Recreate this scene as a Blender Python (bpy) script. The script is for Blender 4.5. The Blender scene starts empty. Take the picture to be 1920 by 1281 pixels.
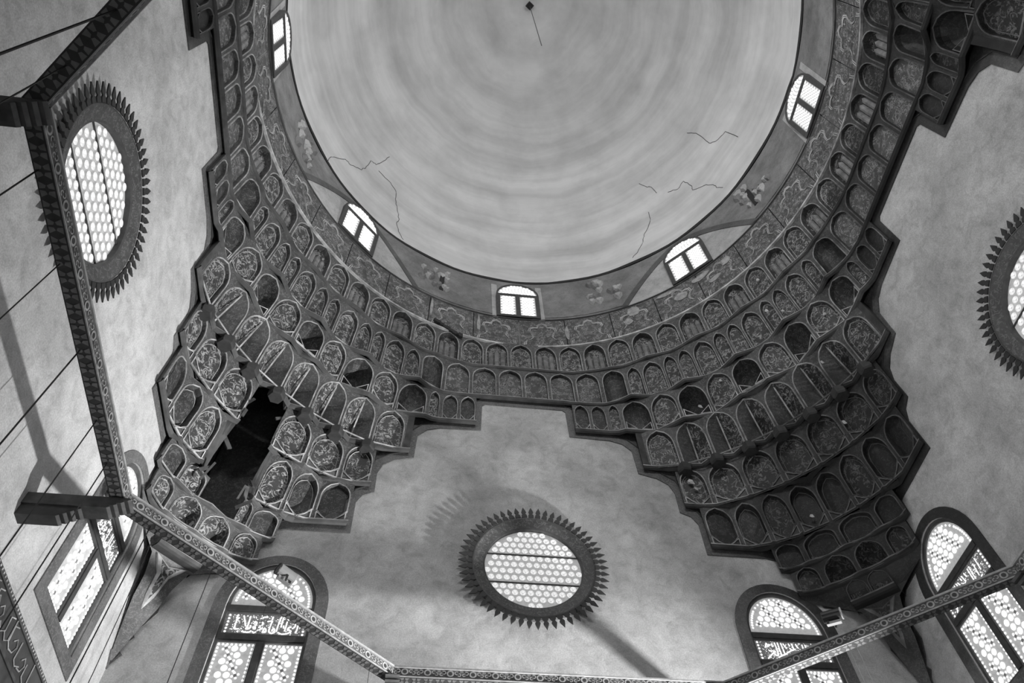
import bpy, math, random
from mathutils import Vector, Matrix
from mathutils.geometry import tessellate_polygon
random.seed(7)
S = bpy.context.scene
COL = S.collection
R = math.radians
sin, cos, pi = math.sin, math.cos, math.pi

# ------------------------------------------------------------------ camera
FPX = 1379.24
CX, CY = -3.019, -6.755
cam_d = bpy.data.cameras.new('camera'); cam = bpy.data.objects.new('camera', cam_d); COL.objects.link(cam)
pit, yaw, rol = R(57.242), R(9.129), R(-2.811)
fw = Vector((sin(yaw)*cos(pit), cos(yaw)*cos(pit), sin(pit)))
rt = Vector((cos(yaw), -sin(yaw), 0)); up = rt.cross(fw)
r2 = rt*cos(rol)+up*sin(rol); u2 = -rt*sin(rol)+up*cos(rol)
cam.matrix_world = Matrix(((r2.x, u2.x, -fw.x, CX), (r2.y, u2.y, -fw.y, CY), (r2.z, u2.z, -fw.z, 0), (0, 0, 0, 1)))
cam_d.sensor_fit = 'HORIZONTAL'; cam_d.sensor_width = 36; cam_d.lens = FPX*36/1920
cam_d.clip_end = 300; cam_d.clip_start = .05
S.camera = cam
# ------------------------------------------------------------------ world, lights, exposure
w = bpy.data.worlds.new('world'); S.world = w; w.use_nodes = True
w.node_tree.nodes['Background'].inputs[0].default_value = (.5, .5, .5, 1)
w.node_tree.nodes['Background'].inputs[1].default_value = .02
S.view_settings.view_transform = 'Standard'; S.view_settings.look = 'None'
S.view_settings.exposure = .12; S.view_settings.gamma = 1
S.view_settings.use_curve_mapping = False
S.cycles.use_denoising = True
S.cycles.max_bounces = 3; S.cycles.diffuse_bounces = 3; S.cycles.glossy_bounces = 2; S.cycles.adaptive_threshold = .2
def area(name, loc, target, sx, sy, power, spread=180):
    l = bpy.data.lights.new(name, 'AREA'); l.shape = 'RECTANGLE'; l.size = sx; l.size_y = sy; l.energy = power; l.spread = R(spread)
    o = bpy.data.objects.new(name, l); COL.objects.link(o); o.location = loc
    o.rotation_euler = (Vector(target)-Vector(loc)).to_track_quat('-Z', 'Y').to_euler()
    return o
# daylight through a low east window (below the frame) and the drum windows behind the viewer
area('daylight_low_window_east', (10.2, 7.3, 3.8), (-10.3, 8.6, 17.0), .3, .8, 880, 66)
area('fill_light_south', (1, -10.5, 1.6), (1, 0, 4.5), 4, 3.6, 170)  # unseen fill lamp, added to lift the general light
area('fill_light_west', (-10.1, -6.5, 2.5), (10.4, -1, 17), 2, 3, 200, 60)  # unseen lamp, added to brighten the right wall
for k_, az_ in enumerate((225, 270, 315)):
    x_, y_ = cos(R(az_)), sin(R(az_))
    area('daylight_drum_window_%d' % k_, (.013+x_*10.1, -.38+y_*10.1, 29.6), (0, 0, 31.5) if az_ != 270 else (0, 8, 25.5), 1.7, 2.2, {225: 430, 270: 1100, 315: 340}[az_])

# ------------------------------------------------------------------ materials
MATS = {}
def nmat(name):
    m = bpy.data.materials.new(name); m.use_nodes = True
    nt = m.node_tree; b = nt.nodes['Principled BSDF']
    return m, nt, b, nt.nodes, nt.links
def N(nt, t, **kw):
    n = nt.nodes.new(t)
    for k, v in kw.items(): setattr(n, k, v)
    return n
def ramp(nt, fac, stops):
    r = N(nt, 'ShaderNodeValToRGB'); e = r.color_ramp.elements
    while len(e) < len(stops): e.new(.5)
    for i, (p, v) in enumerate(stops):
        e[i].position = p; e[i].color = (v, v, v, 1)
    nt.links.new(fac, r.inputs[0]); return r.outputs[0]
def mix(nt, a, b, fac, mode='MIX'):
    m = N(nt, 'ShaderNodeMix', data_type='RGBA', blend_type=mode)
    for sock, val in ((m.inputs[0], fac), (m.inputs[6], a), (m.inputs[7], b)):
        if isinstance(val, (int, float)):
            sock.default_value = val if sock == m.inputs[0] else (val, val, val, 1)
        else: nt.links.new(val, sock)
    return m.outputs[2]
def coords(nt, sc=(1, 1, 1)):
    t = N(nt, 'ShaderNodeTexCoord'); mp = N(nt, 'ShaderNodeMapping'); mp.inputs['Scale'].default_value = sc
    nt.links.new(t.outputs['Object'], mp.inputs[0]); return mp.outputs[0]
def noise(nt, co, scale, detail=4, rough=.55, dist=0):
    n = N(nt, 'ShaderNodeTexNoise'); n.inputs['Scale'].default_value = scale; n.inputs['Detail'].default_value = detail
    n.inputs['Roughness'].default_value = rough; n.inputs['Distortion'].default_value = dist
    nt.links.new(co, n.inputs['Vector']); return n.outputs['Fac']
def bump(nt, b, h, strength=.4, dist=.03):
    n = N(nt, 'ShaderNodeBump'); n.inputs['Strength'].default_value = strength; n.inputs['Distance'].default_value = dist
    nt.links.new(h, n.inputs['Height']); nt.links.new(n.outputs[0], b.inputs['Normal'])
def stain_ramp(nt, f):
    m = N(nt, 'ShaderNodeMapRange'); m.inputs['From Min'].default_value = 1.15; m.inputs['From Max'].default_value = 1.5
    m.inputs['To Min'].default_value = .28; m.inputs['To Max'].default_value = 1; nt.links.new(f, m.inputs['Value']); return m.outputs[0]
def plain(name, v, rough=.75, var=.25, scale=6, metallic=0):
    if name in MATS: return MATS[name]
    m, nt, b, nd, lk = nmat(name)
    f = noise(nt, coords(nt), scale, 3)
    lk.new(ramp(nt, f, [(.3, v*(1-var)), (.7, v*(1+var))]), b.inputs['Base Color'])
    b.inputs['Roughness'].default_value = rough; b.inputs['Metallic'].default_value = metallic
    MATS[name] = m; return m
def plaster(name, v, sc=(1, 1, 1), var=.2):
    m, nt, b, nd, lk = nmat(name); co = coords(nt, sc)
    a = noise(nt, co, .55, 6, .62); c = noise(nt, co, 2.3, 6, .7, .6); g = noise(nt, co, 28, 3, .6)
    f = mix(nt, ramp(nt, a, [(.3, v*(1-var)), (.52, v), (.72, v*(1+var))]), ramp(nt, c, [(.28, .72), (.5, 1), (.75, 1.18)]), 1, 'MULTIPLY')
    f = mix(nt, f, ramp(nt, g, [(.3, .8), (.7, 1.14)]), 1, 'MULTIPLY')
    lk.new(f, b.inputs['Base Color']); b.inputs['Roughness'].default_value = .9
    bump(nt, b, c, .25, .03); MATS[name] = m; return m
def arabesque(name, dark, light, scale=3.2, freq=26, amount=.5, sharp=.15, relief=False):
    """painted and carved scroll work: warped rings and tendrils round scattered centres"""
    m, nt, b, nd, lk = nmat(name); co = coords(nt)
    nz = N(nt, 'ShaderNodeTexNoise'); nz.inputs['Scale'].default_value = scale*1.3; nz.inputs['Detail'].default_value = 2
    lk.new(co, nz.inputs['Vector'])
    vm = N(nt, 'ShaderNodeVectorMath', operation='MULTIPLY_ADD'); vm.inputs[1].default_value = (.5/scale*2,)*3
    lk.new(nz.outputs['Color'], vm.inputs[0]); lk.new(co, vm.inputs[2])
    v = N(nt, 'ShaderNodeTexVoronoi', feature='F1'); v.inputs['Scale'].default_value = scale; lk.new(vm.outputs[0], v.inputs['Vector'])
    mu = N(nt, 'ShaderNodeMath', operation='MULTIPLY'); mu.inputs[1].default_value = freq; lk.new(v.outputs['Distance'], mu.inputs[0])
    sn = N(nt, 'ShaderNodeMath', operation='SINE'); lk.new(mu.outputs[0], sn.inputs[0])
    ring = ramp(nt, sn.outputs[0], [(amount, 0), (min(amount+sharp, 1), 1)])
    v2 = N(nt, 'ShaderNodeTexVoronoi', feature='DISTANCE_TO_EDGE'); v2.inputs['Scale'].default_value = scale*2.1; lk.new(vm.outputs[0], v2.inputs['Vector'])
    edge = ramp(nt, v2.outputs['Distance'], [(.03, 1), (.09, 0)])
    brk = noise(nt, co, scale*1.7, 3)
    ring = mix(nt, 0.0, ring, ramp(nt, brk, [(.42, 0), (.52, 1)]))
    pat = mix(nt, ring, edge, ramp(nt, brk, [(.45, 0), (.6, .7)]), 'LIGHTEN')
    wear = noise(nt, co, 1.1, 5, .65)
    base = ramp(nt, wear, [(.3, dark*.6), (.7, dark*1.5)])
    lk.new(mix(nt, base, mix(nt, light*.55, light, wear), pat), b.inputs['Base Color'])
    b.inputs['Roughness'].default_value = .6
    if relief: bump(nt, b, pat, .5, .03)
    MATS[name] = m; return m
def emit(name, v, strength, var=.25, scale=9):
    m, nt, b, nd, lk = nmat(name)
    f = noise(nt, coords(nt), scale, 3)
    c = ramp(nt, f, [(.35, 1-var), (.6, 1)])
    b.inputs['Base Color'].default_value = (v, v, v, 1); lk.new(c, b.inputs['Emission Color']); b.inputs['Emission Strength'].default_value = strength
    b.inputs['Roughness'].default_value = .3; m.cycles.emission_sampling = 'NONE'; MATS[name] = m; return m
plaster('wall_plaster', .58, var=.26)
# dome: weathered horizontal plaster courses
def dome_mat():
    m, nt, b, nd, lk = nmat('dome_plaster'); co = coords(nt)
    sp = N(nt, 'ShaderNodeSeparateXYZ'); lk.new(co, sp.inputs[0])
    wob = noise(nt, co, .35, 3)
    ad = N(nt, 'ShaderNodeMath', operation='MULTIPLY_ADD'); ad.inputs[1].default_value = .9; lk.new(wob, ad.inputs[0]); lk.new(sp.outputs['Z'], ad.inputs[2])
    cb = N(nt, 'ShaderNodeCombineXYZ'); lk.new(ad.outputs[0], cb.inputs['Z'])
    mx = N(nt, 'ShaderNodeVectorMath', operation='MULTIPLY_ADD'); mx.inputs[1].default_value = (.05, .05, 0); lk.new(co, mx.inputs[0]); lk.new(cb.outputs[0], mx.inputs[2])
    bands = noise(nt, mx.outputs[0], .9, 5, .6)
    blot = noise(nt, co, .45, 5, .6)
    f = mix(nt, ramp(nt, bands, [(.34, .60), (.47, .69), (.53, .73), (.68, .82)]), ramp(nt, blot, [(.3, .84), (.6, 1.05)]), 1, 'MULTIPLY')
    lk.new(f, b.inputs['Base Color']); b.inputs['Roughness'].default_value = .9; bump(nt, b, bands, .35, .05); MATS['dome_plaster'] = m
dome_mat()
plaster('drum_plaster', .23, var=.35); plaster('rib_plaster', .12, var=.3); plaster('drum_light', .46)
plain('gap_dark', .02); plain('frame_wood', .085, .6); plain('mullion_wood', .06, .6)
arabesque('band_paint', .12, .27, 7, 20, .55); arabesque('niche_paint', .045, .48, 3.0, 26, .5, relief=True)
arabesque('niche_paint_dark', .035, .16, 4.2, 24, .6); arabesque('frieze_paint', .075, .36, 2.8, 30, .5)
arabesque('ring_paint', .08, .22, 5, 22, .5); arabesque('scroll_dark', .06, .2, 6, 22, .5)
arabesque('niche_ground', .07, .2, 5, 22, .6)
plain('rim_light', .5, .6, .5, 3); plain('ledge_paint', .08, .7, .4, 2.2); plain('niche_plain', .065, .8, .4, 2.5)
plain('cartouche_light', .5, .6, .4, 2); plain('reed_plaster', .2, .8, .4, 4); plain('crest_dark', .035, .6); plain('tracery', .38, .8, .2, 12); plain('tracery_dim', .2, .8, .5, 26); plain('timber', .075, .7, .45, 4)
plain('timber_dark', .045, .7); plain('diamond_dark', .05, .6); plain('diamond_light', .16, .6); plain('scroll_light', .42, .6); plain('scroll_ground', .13, .6, .3)
plain('cable_black', .012, .5); plain('lamp_grey', .4, .35, .1, 3, .3); plain('lamp_dark', .03, .4); plain('stone_floor', .32, .6)
plain('patch_light', .36, .8, .3); plain('patch_white', .55, .8, .3)
for k_, e_ in (('tracery', .24), ('tracery_dim', .05)):   # thin gypsum lets daylight through
    b_ = MATS[k_].node_tree.nodes['Principled BSDF']; b_.inputs['Emission Color'].default_value = (1, 1, 1, 1); b_.inputs['Emission Strength'].default_value = e_; MATS[k_].cycles.emission_sampling = 'NONE'
emit('glass_bright', .8, 1.15, .1); emit('glass_soft', .7, .8, .5, 14); emit('glass_roundel', .5, .7, .35, 20); emit('glass_centre', .5, .4, .5, 30)

# soot and damp have blackened the painted timber of the right-hand corner; both front corners are darkened alike, with a ragged outline
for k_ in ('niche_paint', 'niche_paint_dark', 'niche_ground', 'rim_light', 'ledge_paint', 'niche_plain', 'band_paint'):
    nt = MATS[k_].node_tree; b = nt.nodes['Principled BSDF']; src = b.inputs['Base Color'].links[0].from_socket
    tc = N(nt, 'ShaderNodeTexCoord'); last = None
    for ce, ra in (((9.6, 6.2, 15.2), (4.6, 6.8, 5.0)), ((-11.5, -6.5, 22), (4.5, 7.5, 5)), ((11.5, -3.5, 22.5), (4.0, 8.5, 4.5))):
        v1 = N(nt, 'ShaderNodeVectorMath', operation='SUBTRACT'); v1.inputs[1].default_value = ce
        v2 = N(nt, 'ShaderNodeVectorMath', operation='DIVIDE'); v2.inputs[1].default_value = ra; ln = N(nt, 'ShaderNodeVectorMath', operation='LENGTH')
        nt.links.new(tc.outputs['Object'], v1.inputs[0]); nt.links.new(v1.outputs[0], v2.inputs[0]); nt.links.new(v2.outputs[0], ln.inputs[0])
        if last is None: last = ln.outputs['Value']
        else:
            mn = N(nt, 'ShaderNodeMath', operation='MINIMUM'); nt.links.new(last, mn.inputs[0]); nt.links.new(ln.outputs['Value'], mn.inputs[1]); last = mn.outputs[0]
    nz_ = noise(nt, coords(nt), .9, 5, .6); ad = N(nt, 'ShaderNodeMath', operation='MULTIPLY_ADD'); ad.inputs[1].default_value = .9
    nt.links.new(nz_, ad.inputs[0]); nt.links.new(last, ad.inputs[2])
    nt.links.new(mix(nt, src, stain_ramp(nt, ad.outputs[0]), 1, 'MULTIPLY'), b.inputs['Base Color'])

# ------------------------------------------------------------------ mesh helpers
class MB:
    def __init__(s): s.v = []; s.f = []; s.m = []
    def add(s, vs, fs, mi=0):
        o = len(s.v); s.v += [tuple(v) for v in vs]
        for f in fs: s.f.append(tuple(i+o for i in f)); s.m.append(mi)
    def strip(s, loopA, loopB, closed=True, mi=0):
        n = len(loopA); s.add(list(loopA)+list(loopB), [(i, (i+1) % n, n+(i+1) % n, n+i) for i in range(n if closed else n-1)], mi)
    def box(s, c, ax, ay, az, mi=0):
        """box from centre and three half-axis vectors"""
        c = Vector(c); vs = [c+ax*i+ay*j+az*k for k in (-1, 1) for j in (-1, 1) for i in (-1, 1)]
        s.add(vs, [(0, 2, 3, 1), (4, 5, 7, 6), (0, 1, 5, 4), (2, 6, 7, 3), (0, 4, 6, 2), (1, 3, 7, 5)], mi)
    def tube(s, pts, r, n=6, mi=0, cap=True):
        pts = [Vector(p) for p in pts]; loops = []
        for i, p in enumerate(pts):
            t = (pts[min(i+1, len(pts)-1)]-pts[max(i-1, 0)]).normalized()
            a = Vector((0, 0, 1)) if abs(t.z) < .9 else Vector((1, 0, 0))
            x = t.cross(a).normalized(); y = t.cross(x)
            loops.append([p+(x*cos(2*pi*k/n)+y*sin(2*pi*k/n))*r for k in range(n)])
        for a, b in zip(loops, loops[1:]): s.strip(a, b, True, mi)
        if cap: s.add(loops[0], [tuple(range(n))], mi); s.add(loops[-1], [tuple(range(n))], mi)
    def build(s, name, mats, parent=None, smooth=False):
        me = bpy.data.meshes.new(name); me.from_pydata(s.v, [], s.f); me.update()
        for k in (mats if isinstance(mats, (list, tuple)) else [mats]): me.materials.append(MATS[k])
        me.polygons.foreach_set('material_index', s.m)
        if smooth: me.polygons.foreach_set('use_smooth', [True]*len(s.f))
        o = bpy.data.objects.new(name, me); COL.objects.link(o)
        if parent: o.parent = parent
        return o
def link_mesh(name, me, parent, loc=None, mat=None):
    o = bpy.data.objects.new(name, me); COL.objects.link(o); o.parent = parent
    if mat is not None: o.matrix_local = mat
    elif loc is not None: o.location = loc
    return o
def tag(o, label, cat, group=None, kind=None):
    o['label'] = label; o['category'] = cat
    if group: o['group'] = group
    if kind: o['kind'] = kind
    return o
def thing(name, label, cat, group=None, kind=None, loc=(0, 0, 0)):
    o = bpy.data.objects.new(name, None); COL.objects.link(o); o.empty_display_size = .2
    return tag(o, label, cat, group, kind)
def tess(outer, holes):
    polys = [[Vector((a, b, 0)) for a, b in outer]]+[[Vector((a, b, 0)) for a, b in h] for h in holes]
    pts = [p for q in [outer]+holes for p in q]
    return pts, [tuple(t) for t in tessellate_polygon(polys)]

# ------------------------------------------------------------------ room dimensions (metres, camera height = 0)
AL, AR, AB, AF, FL = -10.36, 10.49, 10.04, -10.8, -1.6
DX, DY, DR = .013, -.38, 10.34
TOPW = 28.4
def wallpt(side, u, z, d=0):
    """point on a wall: u along it (x for back/front, y for sides), d = distance into the room"""
    return {'B': (u, AB-d, z), 'L': (AL+d, u, z), 'R': (AR-d, u, z), 'F': (u, AF+d, z)}[side]
URANGE = {'B': (AL, AR), 'F': (AL, AR), 'L': (AF, AB), 'R': (AF, AB)}
UMID = {'B': 0, 'F': 0, 'L': -.35, 'R': -.35}
def plate(mb, side, outer, holes, d0, d1, mi=0, rim=True):
    """flat slab on a wall between depths d0 (back) and d1 (front face)"""
    pts, tr = tess(outer, holes)
    mb.add([wallpt(side, a, b, d1) for a, b in pts], tr, mi)
    if rim:
        for lp in [outer]+holes: mb.strip([wallpt(side, a, b, d0) for a, b in lp], [wallpt(side, a, b, d1) for a, b in lp], True, mi)
def arch_loop(c, hw, z0, z1, rise, n=10, e=2.0):
    L = [(c-hw, z0), (c+hw, z0), (c+hw, z1)]
    for i in range(1, 2*n):
        t = i/(2*n)*pi; L.append((c+hw*cos(t), z1+rise*abs(sin(t))**(1/e*2)))
    return L+[(c-hw, z1)]
def circ(c, z, r, n=48): return [(c+r*cos(2*pi*i/n), z+r*sin(2*pi*i/n)) for i in range(n)]

WY = 7.04; WZ = dict(lun=12.62, it=12.395, ib=11.785, pt=11.544, pb=9.752)
OCZ, OCR = 14.32, 1.415
wins = {'B': [-WY, WY], 'L': [WY], 'R': [WY], 'F': []}
ocu = {'B': -.03, 'L': -.33, 'R': -.33}
sides = {'B': 'back', 'L': 'left', 'R': 'right', 'F': 'front'}

# ------------------------------------------------------------------ floor and walls
mb = MB(); mb.box(((AL+AR)/2, (AF+AB)/2, FL-.1), Vector((11.5, 0, 0)), Vector((0, 11.5, 0)), Vector((0, 0, .1)))
tag(mb.build('floor', 'stone_floor'), 'grey stone floor of the domed chamber', 'floor', kind='structure')
# stepped edge of the bare plaster below the muqarnas, measured from the wall's middle
STEP = [(0, 21.87), (1.45, 21.87), (1.57, 21.75), (1.6, 20.35), (3.05, 20.3), (3.5, 20.15), (3.8, 19.8), (3.84, 18.66), (4.45, 18.47), (4.8, 18.2),
        (4.94, 17.8), (4.92, 16.94), (5.25, 16.78), (5.42, 16.45), (5.4, 15.23), (7.25, 15.22), (7.7, 15.1), (7.92, 14.85), (7.98, 14.3), (8.35, 13.5),
        (9.3, 13.45), (9.7, 13.25), (9.8, 12.75), (9.74, 12.2), (9.95, 11.8), (10.12, 11.62), (10.02, 11.45), (10.18, 11.3), (10.24, 11.1), (10.12, 10.98), (10.36, 10.62)]
def offset_line(P, d):
    out = []
    for i, p in enumerate(P):
        a = Vector(P[max(i-1, 0)]); b = Vector(p); c = Vector(P[min(i+1, len(P)-1)])
        t1 = (b-a).normalized() if i else (c-b).normalized(); t2 = (c-b).normalized() if i < len(P)-1 else t1
        n1 = Vector((-t1.y, t1.x)); n2 = Vector((-t2.y, t2.x)); n = (n1+n2); k = max(n.dot(n1), .55)
        out.append((b.x+n.x/k*d, b.y+n.y/k*d))
    return out
WALLS = {}
for s in 'BLRF':
    u0, u1 = URANGE[s]; mb = MB(); holes = []
    for c in wins[s]: holes.append(arch_loop(c, 1.13, 9.66, WZ['lun'], 1.36))
    if s in ocu: holes.append(circ(ocu[s], OCZ, 1.5))
    outer = [(u0, FL), (u1, FL), (u1, TOPW), (u0, TOPW)]
    pts, tr = tess(outer, holes); mb.add([wallpt(s, a, b) for a, b in pts], tr)
    for lp in holes: mb.strip([wallpt(s, a, b) for a, b in lp], [wallpt(s, a, b, -.5) for a, b in lp])
    mb.strip([wallpt(s, a, b, -.5) for a, b in outer], [wallpt(s, a, b) for a, b in outer])
    WALLS[s] = tag(mb.build('wall_'+sides[s], 'wall_plaster'), {
        'B': 'mottled plaster wall with a round window between two arched ones', 'L': 'pale lit plaster wall on the left with round window',
        'R': 'dim grey plaster wall at the right edge of the view', 'F': 'plain plaster wall behind the viewer'}[s], 'wall', kind='structure')
    if s == 'F': continue
    sc = (u1-UMID[s])/10.36
    for sg in (-1, 1):
        lim = (u1 if sg > 0 else -u0)
        Pl = [(min(a*(1.0), 10.36), z) for a, z in STEP]; Of = offset_line(Pl, .3)
        Of[0] = (0, Of[0][1]); Of = [(min(max(a, 0), 10.40), z) for a, z in Of]
        def mp(a): return UMID[s]*(1-min(a/10.36, 1)) + sg*a*(abs((u1 if sg > 0 else u0))/10.36 if a > 8 else 1)
        mb = MB(); A = [(mp(a), z) for a, z in Pl]; B_ = [(mp(a), z) for a, z in Of]
        mb.strip([wallpt(s, a, z, .035) for a, z in A], [wallpt(s, a, z, .035) for a, z in B_], False)
        mb.strip([wallpt(s, a, z, 0) for a, z in A], [wallpt(s, a, z, .035) for a, z in A], False)
        mb.build('painted_border', 'band_paint', WALLS[s])
        # thin dark outer line of the border
        mb = MB(); C_ = [(mp(min(max(a, 0), 10.38)), z) for a, z in offset_line(Pl, .34)]
        mb.strip([wallpt(s, a, z, .06) for a, z in B_], [wallpt(s, a, z, .06) for a, z in C_], False)
        mb.strip([wallpt(s, a, z, 0.03) for a, z in B_], [wallpt(s, a, z, .06) for a, z in B_], False)
        mb.build('border_fillet', 'timber_dark', WALLS[s])
        # dark boarding between the border and the vault
        mb = MB(); n = len(B_); edge = mp(10.36)
        top = [(a, 26.0) for a, z in B_]
        mb.strip([wallpt(s, a, z, .02) for a, z in B_], [wallpt(s, a, z, .02) for a, z in top], False)
        mb.build('vault_boarding', 'niche_ground', WALLS[s])
mb = MB()   # roof over the hollow between square walls and round drum
ring = [(DX+DR*cos(2*pi*i/64), DY+DR*sin(2*pi*i/64)) for i in range(64)]
pts, tr = tess([(AL-.4, AF-.4), (AR+.4, AF-.4), (AR+.4, AB+.4), (AL-.4, AB+.4)], [ring]); mb.add([(a, b, TOPW) for a, b in pts], tr)
tag(mb.build('ceiling_corner_deck', 'drum_plaster'), 'hidden deck closing the hollow behind the corner vaults', 'ceiling', kind='structure')

# ------------------------------------------------------------------ dome and drum
def pol(az, r, z): a = R(az); return (DX+r*cos(a), DY+r*sin(a), z)
ZS, RS, ZA = 32.42, 10.68, 46.74
def dome_r(z): t = max(0, min(1, (z-ZS)/(ZA-ZS))); return RS*max(0, 1-t**1.85)**.60
mb = MB(); NA = 128; loops = []
for i in range(49):
    t = i/48; z = ZS+(ZA-ZS)*sin(t*pi/2)**1.0 if i < 48 else ZA
    loops.append([pol(360*k/NA, max(dome_r(z), .03), z) for k in range(NA)])
for a, b in zip(loops, loops[1:]): mb.strip(a, b)
dome = tag(mb.build('ceiling', 'dome_plaster', smooth=True), 'large pale plastered dome with weathered rings and cracks', 'dome', kind='structure')
mb = MB(); rs = [(RS+.10, ZS+.02, 0), (RS-.09, ZS-.10, .09), (RS-.09, ZS-.30, .05)]
L = [[pol(360*k/NA, r, z+j*(sin(k*.37)+sin(k*.91+2)+sin(k*.13))/2) for k in range(NA)] for r, z, j in rs]
for a, b in zip(L, L[1:]): mb.strip(a, b)
mb.build('springing_gap', 'gap_dark', dome)
def drum_r(z): return DR+(.28)*max(0, (z-28.2)/(ZS-.28-28.2))
mb = MB(); zs = [28.1, 29.2, 30.3, 31.3, ZS-.28]
L = [[pol(360*k/NA, drum_r(z), z) for k in range(NA)] for z in zs]
for a, b in zip(L, L[1:]): mb.strip(a, b)
drum = tag(mb.build('wall_drum', 'drum_plaster', smooth=True), 'dark grey drum wall carrying the dome between eight windows', 'wall', kind='structure')
for k in range(8):
    az = 90+45*k
    if az % 360 in (270,): continue
    if k % 2:   # diagonal windows sit in pale arched recesses framed by a dark rib
        mb = MB(); rib = MB(); n = 24; A = []; Bq = []
        for i in range(n+1):
            t = -1+2*i/n; zt = 28.2+(31.55-28.2)*max(0, 1-abs(t)**1.7)
            A.append((az+t*17.5, zt)); Bq.append((az+t*19.3, 28.2+(32.0-28.2)*max(0, 1-abs(t)**1.7)))
        mb.strip([pol(a, drum_r(28.2)-.03, 28.2) for a, z in A], [pol(a, drum_r(z)-.03, z) for a, z in A], False)
        mb.build('plaster_recess', 'drum_light', drum)
        rib.strip([pol(a, drum_r(z)-.06, z) for a, z in A], [pol(a, drum_r(z)-.06, z) for a, z in Bq], False)
        rib.strip([pol(a, drum_r(z)-.02, z) for a, z in A], [pol(a, drum_r(z)-.06, z) for a, z in A], False)
        rib.build('arch_rib', 'rib_plaster', drum)
    else:       # pale plaster surround
        mb = MB()
        for a0, a1 in ((-6.6, -5.1), (5.1, 6.6)):
            mb.strip([pol(az+a0, drum_r(z)-.03, z) for z in zs[:-1]+[31.6]], [pol(az+a1, drum_r(z)-.03, z) for z in zs[:-1]+[31.6]], False)
        mb.build('pale_surround', 'drum_light', drum)
# old honeycomb patches left in the drum plaster
for az0 in (112.5, 67.5, 157.5, 22.5):
    for q in range(16):
        a = az0+random.uniform(-4.5, 4.5); z = random.uniform(29.3, 31.4); s = random.uniform(.25, .5); mb = MB()
        o = [pol(a+s*5.4*x, drum_r(z)-.02, z+s*y) for x, y in ((-.5, .5), (.5, .5), (.42, -.1), (0, -.75), (-.42, -.1))]
        c = [pol(a+s*5.4*x*.55, drum_r(z)-.14, z+s*(y*.55+.1)) for x, y in ((-.5, .5), (.5, .5), (.42, -.1), (0, -.75), (-.42, -.1))]
        mb.strip(o, c); mb.add(c, [(0, 1, 2, 3, 4)]); mb.build('plaster_cell', 'drum_light' if q % 3 else 'drum_plaster', drum)
mb = MB()
for a in (110, 24): mb.box(pol(a, drum_r(30)-.02, 30.0), Vector(pol(a+90, .1, 0))-Vector((DX, DY, 0)), Vector((0, 0, .75)), Vector(pol(a, .06, 0))-Vector((DX, DY, 0)))
mb.build('slot', 'gap_dark', drum)
# cracks in the dome
def crack(pts, r=.017):
    mb = MB(); P = []
    for (a0, z0), (a1, z1) in zip(pts, pts[1:]):
        for i in range(4):
            t = i/4; a = a0+(a1-a0)*t+random.uniform(-.18, .18)*(i > 0); z = z0+(z1-z0)*t+random.uniform(-.05, .05)*(i > 0)
            P.append(pol(a, dome_r(z)-.004, z))
    mb.tube(P, r, 4); mb.build('crack', 'gap_dark', dome)
CRACKS = [[(148.8, 32.56), (148.7, 33.14), (145.2, 34.34), (143.1, 34.46), (140.3, 34.96), (139.3, 35.36), (139.3, 36.18), (137.4, 36.32), (136.2, 36.98), (135.3, 37.78)],
          [(135.8, 36.14), (131.0, 36.16), (128.5, 35.92), (127.1, 35.2), (126.0, 34.74), (124.5, 34.12), (124.7, 33.58), (123.1, 32.96), (121.4, 32.44)],
          [(40.9, 36.2), (37.9, 35.88), (35.5, 36.06), (34.5, 35.34), (34.9, 35.02), (31.2, 34.54), (29.8, 34.1), (29.4, 33.62), (27.9, 33.08)],
          [(46.9, 37.98), (45.4, 37.48), (44.2, 37.28), (43.7, 36.42)], [(48.5, 35.8), (49.3, 35.08), (52.4, 34.36), (53.3, 33.88), (55.9, 33.16), (58.3, 32.8)],
          [(25.4, 38.24), (23.6, 37.72), (23.1, 36.5), (21.6, 36.18), (17.9, 35.96), (16.4, 34.46)]]
for c in CRACKS: crack(c)

# ------------------------------------------------------------------ muqarnas
def wall_r(az):
    """distance from the drum axis to the square walls along an azimuth"""
    c, s_ = cos(R(az)), sin(R(az)); t = []
    if c > 1e-6: t.append((AR-DX)/c)
    if c < -1e-6: t.append((AL-DX)/c)
    if s_ > 1e-6: t.append((AB-DY)/s_)
    if s_ < -1e-6: t.append((AF-DY)/s_)
    return min(t)
def diag(az): return 45+90*math.floor((az % 360)/90)
# boundary levels of the tiers: z, radius over the corner, radius at the wall end, half span, zigzag depth, period, phase
LV = {0: (13.3, 13.45, 13.45, 8, 0, 1, 0), 1: (13.85, 13.2, 13.15, 8, .08, 4.2, 0), 8: (14.65, 12.97, 12.92, 9, .12, 5.2, 0),
      2: (15.45, 12.8, 12.15, 16.6, .26, 4.1, 0), 3: (17.12, 12.32, 11.8, 18.6, .28, 5.625, 2.8125), 4: (18.82, 11.72, 11.4, 23.6, .28, 5.625, 0),
      5: (20.55, 11.2, 10.72, 35, .30, 11.25, 2.8125), 6: (22.12, 10.82, 10.42, 45, .36, 11.25, 0), 7: (24.1, 10.5, 10.40, 45, .16, 11.25, 5.625), 9: (26.0, 10.36, 10.36, 45, 0, 1, 0)}
NEXT = {0: 1, 1: 8, 8: 2, 2: 3, 3: 4, 4: 5, 5: 6, 6: 7, 7: 9}
T = {k: (LV[k][0], LV[NEXT[k]][0]) for k in NEXT}
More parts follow.
